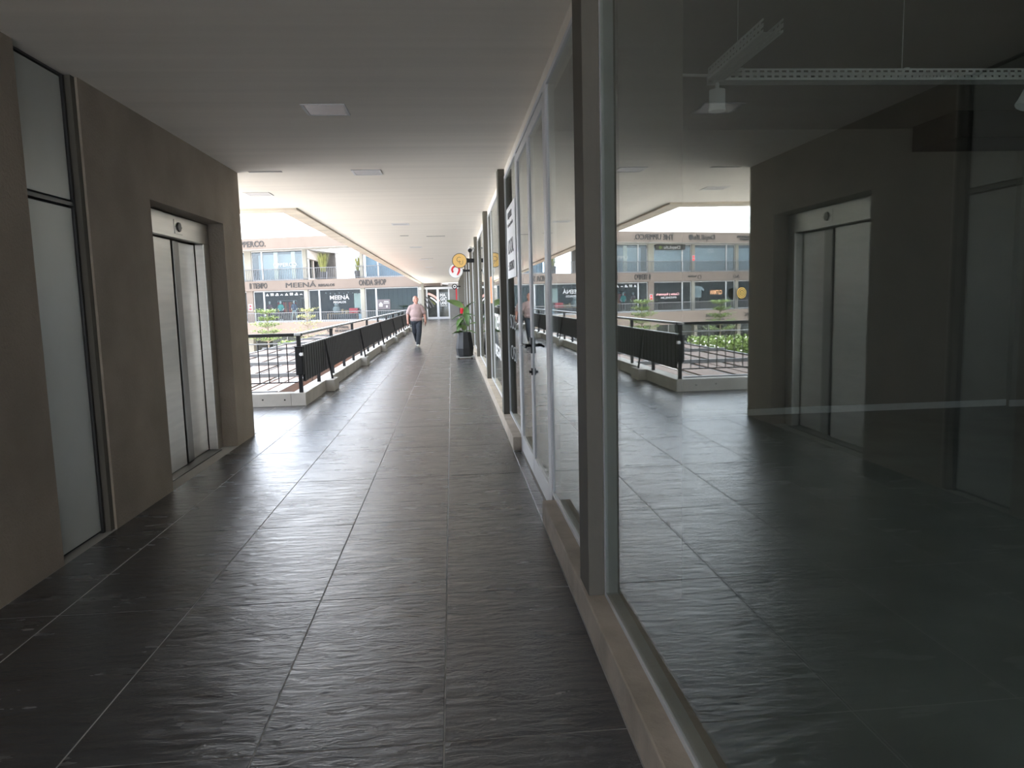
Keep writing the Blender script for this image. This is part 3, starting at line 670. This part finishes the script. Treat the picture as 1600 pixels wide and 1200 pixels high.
def parasol(x,y,z,m,lab,g):
    p = tag(empty('parasol',(x,y,-4.2)), lab, 'parasol', g); h = z+4.2
    pts('pole', tube((0,0,0),(0,0,h),.025), M_GREY, p); pts('canopy', lathe([(1.15,h-.42),(1.13,h-.36),(.05,h+.02),(.03,h+.06)],8), m, p); pts('base', lathe([(.3,0),(.28,.06),(.06,.09)],16), M_STEELD, p)
parasol(-3.55,24.5,-1.05,M_ORANGE,'lower orange cafe parasol between the pergola and the walkway','orange cafe parasols')
parasol(-3.65,30.0,-.85,M_ORANGE,'taller orange cafe parasol between the pergola and the walkway','orange cafe parasols')
parasol(-3.55,17.0,-1.3,M_TEXTW,'white cafe parasol between the pergola and the walkway','white cafe parasols')

# ================================================================== THE BUILDING ACROSS THE COURTYARD
ANG = math.atan(.3)
B = tag(empty('shopping_building', (-1.6,59,0), (0,0,-ANG)), 'pale concrete two-storey shopping building across the courtyard', 'building')
def fb(name, b, m, parent=None, bevel=0): return bx(name, b, m, parent or B, bevel)
XA, XB = -46, .9
fb('roof_fascia', (XA,XB,-1.6,.4,5.92,6.78), M_FAC); fb('roof_slab', (XA,-10.9,.4,9,5.92,6.2), M_SOFF); fb('roof_soffit', (XA,XB,-1.55,.4,5.86,5.92), M_SOFF)
fb('floor_band', (XA,XB,-.25,.15,2.60,3.40), M_FAC); fb('floor_slab', (XA,XB,.15,9,2.7,3.38), M_SOFF)
fb('walkway_fascia', (XA,-.4,-1.9,-1.5,-1.16,-.04), M_FAC); fb('walkway_slab', (XA,-.4,-1.5,6,-.5,-.03), M_SOFF)
fb('ground_floor_wall', (XA,-.4,3.0,3.3,-4.2,-.5), M_DARK2)
fb('back_wall', (XA,0,5.5,5.7,-.03,2.7), M_DARK2); fb('upper_back_wall', (XA,-10.9,6,6.2,3.38,5.92), M_DARK2)
pil = [(-.9,.3),(-5.78,.34),(-10.77,.34),(-15.93,.60),(-20.38,.34),(-25.2,.36),(-30,.34),(-34.8,.34),(-39.6,.34)]
for x, w_ in pil:
    fb('pillar', (x-w_/2,x+w_/2,-.12,.25,-.03,2.60), M_FPIL if w_ < .5 else M_FAC)
    fb('partition', (x-.08,x+.08,.25,5.5,-.03,2.7), M_DARK2)
    fb('ground_pillar', (x-w_/2,x+w_/2,-.5,-.1,-4.2,-.5), M_FPIL)
    gw = fb('ground_window', [(x-4.6,x-.2,1.0,1.05,-4.2,-4.1),(x-4.6,x-.2,1.0,1.05,-1.0,-.9),(x-2.6,x-2.52,1.0,1.05,-4.2,-.9)], M_FWHITE); bx('pane', (-2.2,2.2,-.01,.01,.02,3.2), M_GLASSF, gw)
uppil = [x for x in pil if x[0] < -11]+[(-10.77,.30),(-5.80,.26)]
for x, w_ in uppil: fb('upper_pillar', (x-w_/2,x+w_/2,-.10,.2,3.40,5.90), M_FPIL)
def shop_window(x0, x1, z0, z1, y=.02, dz=.0, glass=M_GLASSF):
    w_ = fb('window', [(x0,x0+.07,y-.03,y+.04,z0,z1),(x1-.07,x1,y-.03,y+.04,z0,z1),(x0+.07,x1-.07,y-.03,y+.04,z0,z0+.10),(x0+.07,x1-.07,y-.03,y+.04,z1-.08,z1)], M_FWHITE)
    bx('pane', (-(x1-x0)/2+.05,(x1-x0)/2-.05,-.008,.008,.06,z1-z0-.05), glass, w_); return w_
for i in range(len(pil)-1):
    xr, xl = pil[i][0]-pil[i][1]/2, pil[i+1][0]+pil[i+1][1]/2
    mu = xl+.95
    shop_window(xl, mu, -.02, 2.58); shop_window(mu, xr, -.02, 2.58)
    if pil[i+1][0] < -15:
        xr2 = xr if i != 2 else -10.92
        shop_window(xl, mu, 3.40, 5.88, glass=M_GLASSU); shop_window(mu, xr2, 3.40, 5.88, glass=M_GLASSU)
shop_window(-5.66,-4.4,3.40,5.88,glass=M_GLASSF); shop_window(-4.4,-1.0,3.40,5.88)
fb('blue_blind', (-5.6,-1.0,.4,.45,3.4,5.85), M_BLUE)
# cream curtains inside the upper glazing
for x in (-13.55,-11.95): fb('curtain', (x-.18,x+.18,.25,.32,3.42,5.75), mat('cream_curtain',(.62,.55,.44),.9))
fb('upper_blind', (-15.4,-10.95,.7,.75,3.4,5.6), mat('grey_blind',(.36,.40,.42),.6)); fb('upper_blind', (XA,-16.3,.9,.95,3.4,5.6), mat('grey_blind',(.36,.40,.42),.6))
# the unit's side wall, running straight back from its corner (not square to the facade)
sw = empty('side_wall', (-10.80,.1,0), (0,0,ANG), B)
M_TERR = mat('terrace_render',(.34,.29,.24),.9)
bx('wall', [(-.2,0,0,11.7,3.40,3.6),(-.2,0,0,.9,3.6,5.2),(-.2,0,1.6,1.8,3.6,5.2),(-.2,0,3.6,3.9,3.6,5.2),(-.2,0,6.2,6.5,3.6,5.2),(-.2,0,8.0,11.7,3.6,5.2)], M_TERR, sw)
bx('beam', (-.25,.12,0,11.8,5.2,5.90), M_TERR, sw); bx('pane', (-.12,-.10,.9,8.0,3.6,5.2), M_GLASSF, sw); bx('door_leaf', (-.02,.03,1.0,1.55,3.4,5.15), M_WHITE, sw)
# balcony railings: hundreds of thin rods, far away
def balcony(x0, x1, y, z, lab, step=.16):
    r = empty('balcony_railing', ((x0+x1)/2,y,z), parent=B); h = (x1-x0)/2
    bx('handrail', (-h,h,-.025,.025,.93,.98), M_FRAIL, r); bx('bottom_rail', (-h,h,-.015,.015,.08,.11), M_FRAIL, r)
    n = int(2*h/step); o = bx('baluster', [(-h+i*step-.011,-h+i*step+.011,-.011,.011,.0,.93) for i in range(n)], M_FRAIL, r); o['kind'] = 'stuff'
balcony(XA,-.5,-.15,3.40,''); balcony(XA,-.6,-1.7,-.20,'')
# lettering on the bands
def sign(s, x0, x1, z, h, y, lab, m=M_FTEXT, bold=.01, name='shop_sign', depth=.03, space=1.):
    o = text(name, s, h/.72, m, None, (0,0,0), (PI/2,0,0), x1-x0, bold, depth, space=space)
    o.matrix_world = Matrix.Translation((-1.6,59,0)) @ Matrix.Rotation(-ANG,4,'Z') @ Matrix.Translation((x0,y,z)) @ Matrix.Rotation(PI/2,4,'X')
    return tag(o, lab, 'sign')
def icon(vf, m, x, y, z, lab, name='shop_logo', cat='logo'):
    o = pts(name, vf, m); o.matrix_world = Matrix.Translation((-1.6,59,0)) @ Matrix.Rotation(-ANG,4,'Z') @ Matrix.Translation((x,y,z))
    return tag(o, lab, cat)
YF, YB, YL, YW = -1.62, -.27, -1.92, -.03
sign('THE UPPERCO.', -17.28,-13.31,6.12,.47,YF,'dark serif lettering THE UPPERCO. on the roof fascia',bold=.008)
sign('DepiLife',-21.57,-19.35,6.14,.45,YF,'dark lettering DepiLife on the roof fascia',bold=.004)
icon(disc(.24,.04,20),M_FTEXT,-19.05,YF,6.35,'round grey emblem after the DepiLife lettering')
sign('COSMETOLOGIA',-25.6,-23.97,6.36,.16,YF,'small upper sign line COSMETOLOGIA on the roof fascia'); sign('ESTETICA',-25.3,-24.3,6.12,.16,YF,'small lower sign line ESTETICA on the roof fascia')
icon(ring(.20,.25,.04,0,2*PI,24),M_FTEXT,-26.1,YF,6.32,'thin dark ring emblem at the small fascia sign')
sign('II TIEMPO',-15.78,-14.18,2.80,.46,YB,'dark lettering II TIEMPO on the floor band',bold=.006)
sign('MEENÁ',-12.48,-9.77,2.80,.40,YB,'dark spaced lettering MEENÁ on the floor band',bold=.0); sign('REGALOS',-9.55,-8.13,2.82,.20,YB,'small dark lettering REGALOS on the floor band',bold=.004)
sign('ONDA SHOP',-5.98,-3.66,2.80,.46,YB,'dark condensed lettering ONDA SHOP on the floor band',bold=.008)
sign('Buen Humor',-20.6,-19.72,2.95,.14,YB,'small script sign on the floor band'); icon(ring(.15,.19,.04,0,2*PI,24),M_FTEXT,-20.95,YB,2.95,'small round emblem beside the script sign')
sign('Art´s',-25.4,-24.66,2.82,.30,YB,'bold black script sign on the floor band',bold=.015)
sign('SCHOCK-BAR',-22.4,-20.4,-.62,.24,YL,'dark lettering SCHOCK-BAR on the lower fascia'); sign('chocolates y cafe de autor',-22.4,-20.4,-.90,.10,YL,'tiny line of text under the bar lettering on the lower fascia')
sign('GINGER NATURAL',-28.5,-24.6,-.66,.30,YL,'dark serif lettering GINGER NATURAL on the lower fascia',bold=-.002)
icon(ring(.20,.25,.04,0,2*PI,24),M_FTEXT,-7.95,YL,-.62,'dark ring emblem on the lower fascia'); sign('EL PORTAL',-7.4,-6.3,-.55,.14,YL,'first small line of text on the lower fascia'); sign('DE ALIMENTOS',-7.5,-5.9,-.85,.16,YL,'second small line of text on the lower fascia')
sign('UPPERCO.',-13.6,-11.4,4.55,.30,YW,'white lettering UPPERCO. on the upper shop glass',M_FTEXTW,.0,depth=.004)
sign('MEENÁ',-8.7,-7.0,1.72,.34,YW,'white lettering MEENÁ on the gift shop glass',M_FTEXTW,.006,depth=.004); sign('REGALOS',-8.4,-7.3,1.42,.17,YW,'white lettering REGALOS on the gift shop glass',M_FTEXTW,.004,depth=.004)
PINK = mat('pink_letters',(.80,.42,.42),.6); TAN = mat('tan_letters',(.70,.36,.18),.6)
sign('Cositas y Reposteria',-18.9,-16.5,1.38,.22,YW,'pink lettering on the dark pastry shop glass',PINK,.006,depth=.004); sign('PREMIUM',-18.6,-17.0,1.08,.18,YW,'white lettering PREMIUM on the dark pastry shop glass',M_FTEXTW,.006,depth=.004)
sign('CUTMAN',-23.6,-22.3,1.35,.40,YW,'tan lettering CUTMAN on the barber shop glass',TAN,.01,depth=.004)
sb = icon(boxes([(-1.55,1.55,-.01,.01,0,.48)]),M_FTEXT,-18.0,-.035,5.36,'black DepiLife banner along the top of the upper window','banner','banner')
sign('DepiLife',-19.0,-17.3,5.46,.28,-.05,'white DepiLife lettering on the black window banner',M_FTEXTW,.004,depth=.004); icon(disc(.15,.02,16),M_FOL,-16.95,-.05,5.58,'green round emblem on the black window banner')
sign('GO',-22.6,-22.0,5.1,.36,YW,'pale outlined GO letters on the upper glass',M_FTEXTW,-.004,depth=.004)
us = icon(disc(.50,.06,32),mat('amber',(.75,.45,.06),.5),-25.35,-.62,1.42,'round amber and black shop sign with a U','blade_sign','sign')
for r in (.44,.28): o = pts('ring', ring(r-.09,r,.02,0,2*PI,32), M_BLACK, us, (0,-.035,0))
text('lettering','U',.32,M_BLACK,us,(-.10,-.04,-.11),bold=.02,depth=.005)
# white logos along the top of the sports shop glass
for i in range(8):
    x = -14.35+i*.44
    vf = [join(([(-.15,0,0),(.15,0,0),(0,0,.22),(-.15,.01,0),(.15,.01,0),(0,.01,.22)],[(0,1,2),(3,5,4),(0,3,4,1),(1,4,5,2),(2,5,3,0)])), boxes([(-.14,-.07,0,.01,0,.22),(-.03,.03,0,.01,0,.22),(.07,.14,0,.01,0,.22)]), boxes([(-.16,.16,0,.01,0,.08),(-.05,.12,0,.01,.10,.2)]), ring(.06,.12,.01,.2,PI-.2,12)][i%4]
    icon(vf, M_FTEXTW, x, YW, 2.16, ['white triangle emblem','white striped emblem','white barred emblem','white arched emblem'][i%4]+' along the top of the sports shop glass', 'window_logo')['group'] = 'white emblems on the sports shop glass'
# red and white extinguisher plates
for x, z, y in ((-15.93,.95,-.13),(-20.38,4.35,-.12)):
    p = icon(boxes([(-.17,.17,-.01,.01,0,.55)]), M_FTEXTW, x, y, z, 'red and white fire point plate on a '+('lower' if z < 2 else 'upper')+' pillar', 'fire_plate', 'plate')
    pts('red_mark', boxes([(-.13,.13,-.008,.0,.06,.24),(-.10,.10,-.008,0,.30,.50)]), M_RED, p, (0,-.011,0))
def fpos(x,y,z): return Matrix.Translation((-1.6,59,0)) @ Matrix.Rotation(-ANG,4,'Z') @ Matrix.Translation((x,y,z))
# pot plants on the upper terrace
def grass_pot(x, m, n, h, lab, seed):
    rng = random.Random(seed); p = tag(empty('potted_grass'), lab, 'potted plant'); p.matrix_world = fpos(x,.45,3.4)
    pts('pot', lathe([(.20,0),(.26,.05),(.30,.62),(.26,.62),(.25,.56)],14), M_POT, p); v, f = [], []
    for i in range(n):
        a = rng.uniform(0,2*PI); r = rng.uniform(.0,.2); l_ = h*rng.uniform(.55,1); e_ = Vector((math.cos(a),math.sin(a),0))*rng.uniform(.05,.45)*l_*.8
        b0 = Vector((math.cos(a)*r,math.sin(a)*r,.56)); t_ = b0+e_+Vector((0,0,l_)); sd = Vector((-math.sin(a),math.cos(a),0))*.022; md_ = b0.lerp(t_,.55)+Vector((0,0,.08*l_))
        k = len(v); v += [tuple(b0-sd),tuple(b0+sd),tuple(md_-sd),tuple(md_+sd),tuple(t_)]; f += [(k,k+1,k+3,k+2),(k+2,k+3,k+4)]
    pts('blades', (v,f), m, p)
grass_pot(-9.40,M_FOLY,260,1.75,'full yellow-green grass in a dark pot on the terrace corner',2); grass_pot(-6.35,M_FOLY,70,1.7,'sparse wispy grass in a dark pot by the terrace pillar',9)
# goods behind the shop glass
def mannequin(x, y, top, legs_, lab, stride=.0):
    p = tag(empty('mannequin'), lab, 'mannequin'); p.matrix_world = fpos(x,y,.0)
    pts('plinth', lathe([(.28,0),(.28,.08)],16), M_FTEXTW, p)
    blob('body', [ell((0,0,1.62),(.085,.10,.12)), capsule((0,0,1.40),.05,(0,0,1.52),.045), capsule((0,0,.95),.13,(0,0,1.30),.15), capsule((-.17,0,1.36),.055,(-.26,.02,1.08),.042), capsule((-.26,.02,1.08),.042,(-.16,-.14,.98),.035),
       capsule((.17,0,1.36),.055,(.27,.02,1.08),.042), capsule((.27,.02,1.08),.042,(.22,-.12,.92),.035), capsule((-.09,0,.90),.085,(-.10-stride,0,.50),.06), capsule((-.10-stride,0,.5),.06,(-.09-stride*1.6,.04,.12),.045), capsule((.09,0,.90),.085,(.10+stride*.4,0,.50),.06), capsule((.10+stride*.4,0,.5),.06,(.10+stride*.7,0,.12),.045)], .022, mat('mannequin_white',(.62,.62,.62),.4), p, 2)
    blob('top', [capsule((0,0,.98),.155,(0,0,1.30),.175), capsule((-.16,0,1.35),.075,(-.24,.01,1.15),.07), capsule((.16,0,1.35),.075,(.24,.01,1.15),.07)], .025, top, p, 2)
    blob('trousers', [ell((0,0,.90),(.17,.12,.11)), capsule((-.09,0,.86),.098,(-.10-stride,0,.50),.075), capsule((-.10-stride,0,.5),.075,(-.09-stride*1.5,.04,.2),.06), capsule((.09,0,.86),.098,(.10+stride*.4,0,.50),.075), capsule((.10+stride*.4,0,.5),.075,(.10+stride*.7,0,.2),.06)], .025, legs_, p, 2)
mannequin(-13.65,.8,mat('teal_top',(.03,.30,.28),.8),M_BLACK,'mannequin in a teal top inside the sports shop')
mannequin(-12.35,.7,mat('navy_top',(.04,.06,.12),.8),mat('grey_trousers',(.42,.45,.45),.8),'striding mannequin in a navy top and grey trousers',.12)
mannequin(-14.9,1.2,mat('plum_top',(.10,.03,.06),.8),M_BLACK,'mannequin in a plum top behind the sports shop door')
rk = tag(empty('clothes_rack'), 'rail of red and orange garments inside the sports shop', 'clothes rack'); rk.matrix_world = fpos(-13.9,2.4,0)
pts('rail', join(tube((-.9,0,1.75),(.9,0,1.75),.02),tube((-.9,0,0),(-.9,0,1.75),.02),tube((.9,0,0),(.9,0,1.75),.02)), M_GREY, rk)
for i in range(10):
    m = [M_RED,M_ORANGE,mat('maroon',(.16,.02,.03),.8)][i%3]; x = -.8+i*.175
    pts('garment', ([(x-.05,-.12,.75),(x+.05,-.12,.75),(x+.05,.25,.75),(x-.05,.25,.75),(x-.03,-.18,1.62),(x+.03,-.18,1.62),(x+.03,.25,1.62),(x-.03,.25,1.62)],BF), m, rk)
rk2 = tag(empty('clothes_rack'), 'high rail of dark garments at the back of the sports shop', 'clothes rack'); rk2.matrix_world = fpos(-12.2,3.7,0)
pts('rail', join(tube((-1.1,0,1.95),(1.1,0,1.95),.02),tube((-1.1,0,0),(-1.1,0,1.95),.02),tube((1.1,0,0),(1.1,0,1.95),.02)), M_GREY, rk2)
for i in range(11):
    x = -.95+i*.19; pts('garment', ([(x-.06,-.12,1.0),(x+.06,-.12,1.0),(x+.06,.25,1.0),(x-.06,.25,1.0),(x-.03,-.18,1.85),(x+.03,-.18,1.85),(x+.03,.25,1.85),(x-.03,.25,1.85)],BF), [M_JEAN,M_DARK,mat('slate_blue',(.08,.12,.18),.8)][i%3], rk2)
# gift shop display
tb = tag(empty('display_table'), 'light wooden display bench inside the gift shop', 'table'); tb.matrix_world = fpos(-7.9,.9,0)
M_PINE = mat('pine',(.45,.28,.14),.6,var=.2)
bx('top', (-1.5,1.3,-.3,.3,.52,.57), M_PINE, tb)
for sx in (-1.4,1.2):
    for sy in (-.25,.25): bx('leg', (sx-.03,sx+.03,sy-.03,sy+.03,0,.52), M_PINE, tb)
def goods(name, vf, m, x, y, z, lab, cat):
    o = pts(name, vf, m); o.matrix_world = fpos(x,y,z); return tag(o, lab, cat)
goods('gift_box', cbox(-.38,.38,-.2,.2,0,.42,.02), M_RED, -6.95,.75,.57,'red gift box on the display bench','box')
goods('ceramic_head', lathe([(.12,0),(.30,.08),(.33,.35),(.26,.55),(.10,.62),(.20,.66),(.17,.80),(.05,.84)],16), M_FTEXTW, -8.55,.8,.57,'round white lidded pot on the display bench','pot')
goods('vase', lathe([(.08,0),(.14,.15),(.10,.32),(.06,.36)],14), M_PINE, -8.02,.8,.57,'small wooden vase on the display bench','vase')
goods('basket', lathe([(.16,0),(.22,.25),(.20,.26),(.15,.02)],14), M_PINE, -7.62,.85,.57,'woven basket on the display bench','basket')
goods('bin', lathe([(.20,0),(.24,.5),(.22,.5),(.2,.04)],16), mat('pale_blue',(.40,.55,.66),.6), -6.25,.6,0,'pale blue bin beside the gift shop pillar','bin')
goods('shelf_panel', boxes([(-.32,.32,-.03,.03,0,1.35)]), mat('mint_panel',(.62,.68,.62),.6), -6.75,1.1,.85,'tall pale display panel inside the gift shop','panel')
for i in range(9):
    goods('bulb', ell((0,0,0),(.05,.05,.06),8,6), M_FTEXTW, -9.3+i*.40,.5,2.28-.10*((i*37)%5)/4,'small white pendant bulb in the gift shop','bulb')['group'] = 'pendant bulbs in the gift shop'
hp_ = goods('shop_poster', boxes([(-.55,.55,-.004,.004,0,.80)]), mat('mauve_poster',(.07,.058,.062),.6), -4.02,-.03,.83,'mauve poster with a house mark on the dark glass','poster')
pts('house_mark', join(boxes([(-.40,-.12,-.004,0,.22,.36)]), ([(-.46,-.004,.38),(-.06,-.004,.38),(-.26,-.004,.58),(-.46,0,.38),(-.06,0,.38),(-.26,0,.58)],[(0,1,2),(3,5,4),(0,3,4,1),(1,4,5,2),(2,5,3,0)])), M_FTEXTW, hp_, (0,-.005,0))
pts('text_lines', boxes([(.02,.42,-.004,0,.60,.65),(-.02,.46,-.004,0,.47,.52),(.18,.32,-.004,0,.14,.30)]), M_FTEXTW, hp_, (0,-.005,0))
goods('dark_curtain', join(*[boxes([(x,x+.19,-.05-.02*(i%2),.05-.02*(i%2),0,2.5)]) for i, x in enumerate([-2.3+.2*k for k in range(22)])]), mat('dark_green_curtain',(.06,.075,.06),.8), -3.4,1.4,.0,'dark pleated curtain behind the corner shop glass','curtain')
goods('hanging_shirt', ([(-.38,0,0),(.38,0,0),(.42,0,.75),(.62,0,.55),(.70,0,.75),(.40,0,1.05),(-.40,0,1.05),(-.70,0,.75),(-.62,0,.55),(-.42,0,.75)]+[(-.38,.06,0),(.38,.06,0),(.42,.06,.75),(.62,.06,.55),(.70,.06,.75),(.40,.06,1.05),(-.40,.06,1.05),(-.70,.06,.75),(-.62,.06,.55),(-.42,.06,.75)], [tuple(range(10)),tuple(range(19,9,-1))]+[(i,10+i,10+(i+1)%10,(i+1)%10) for i in range(10)]), M_GREY, -21.4,.6,1.1,'pale grey shirt hung inside the barber shop window','shirt')
bpy.context.view_layer.update()
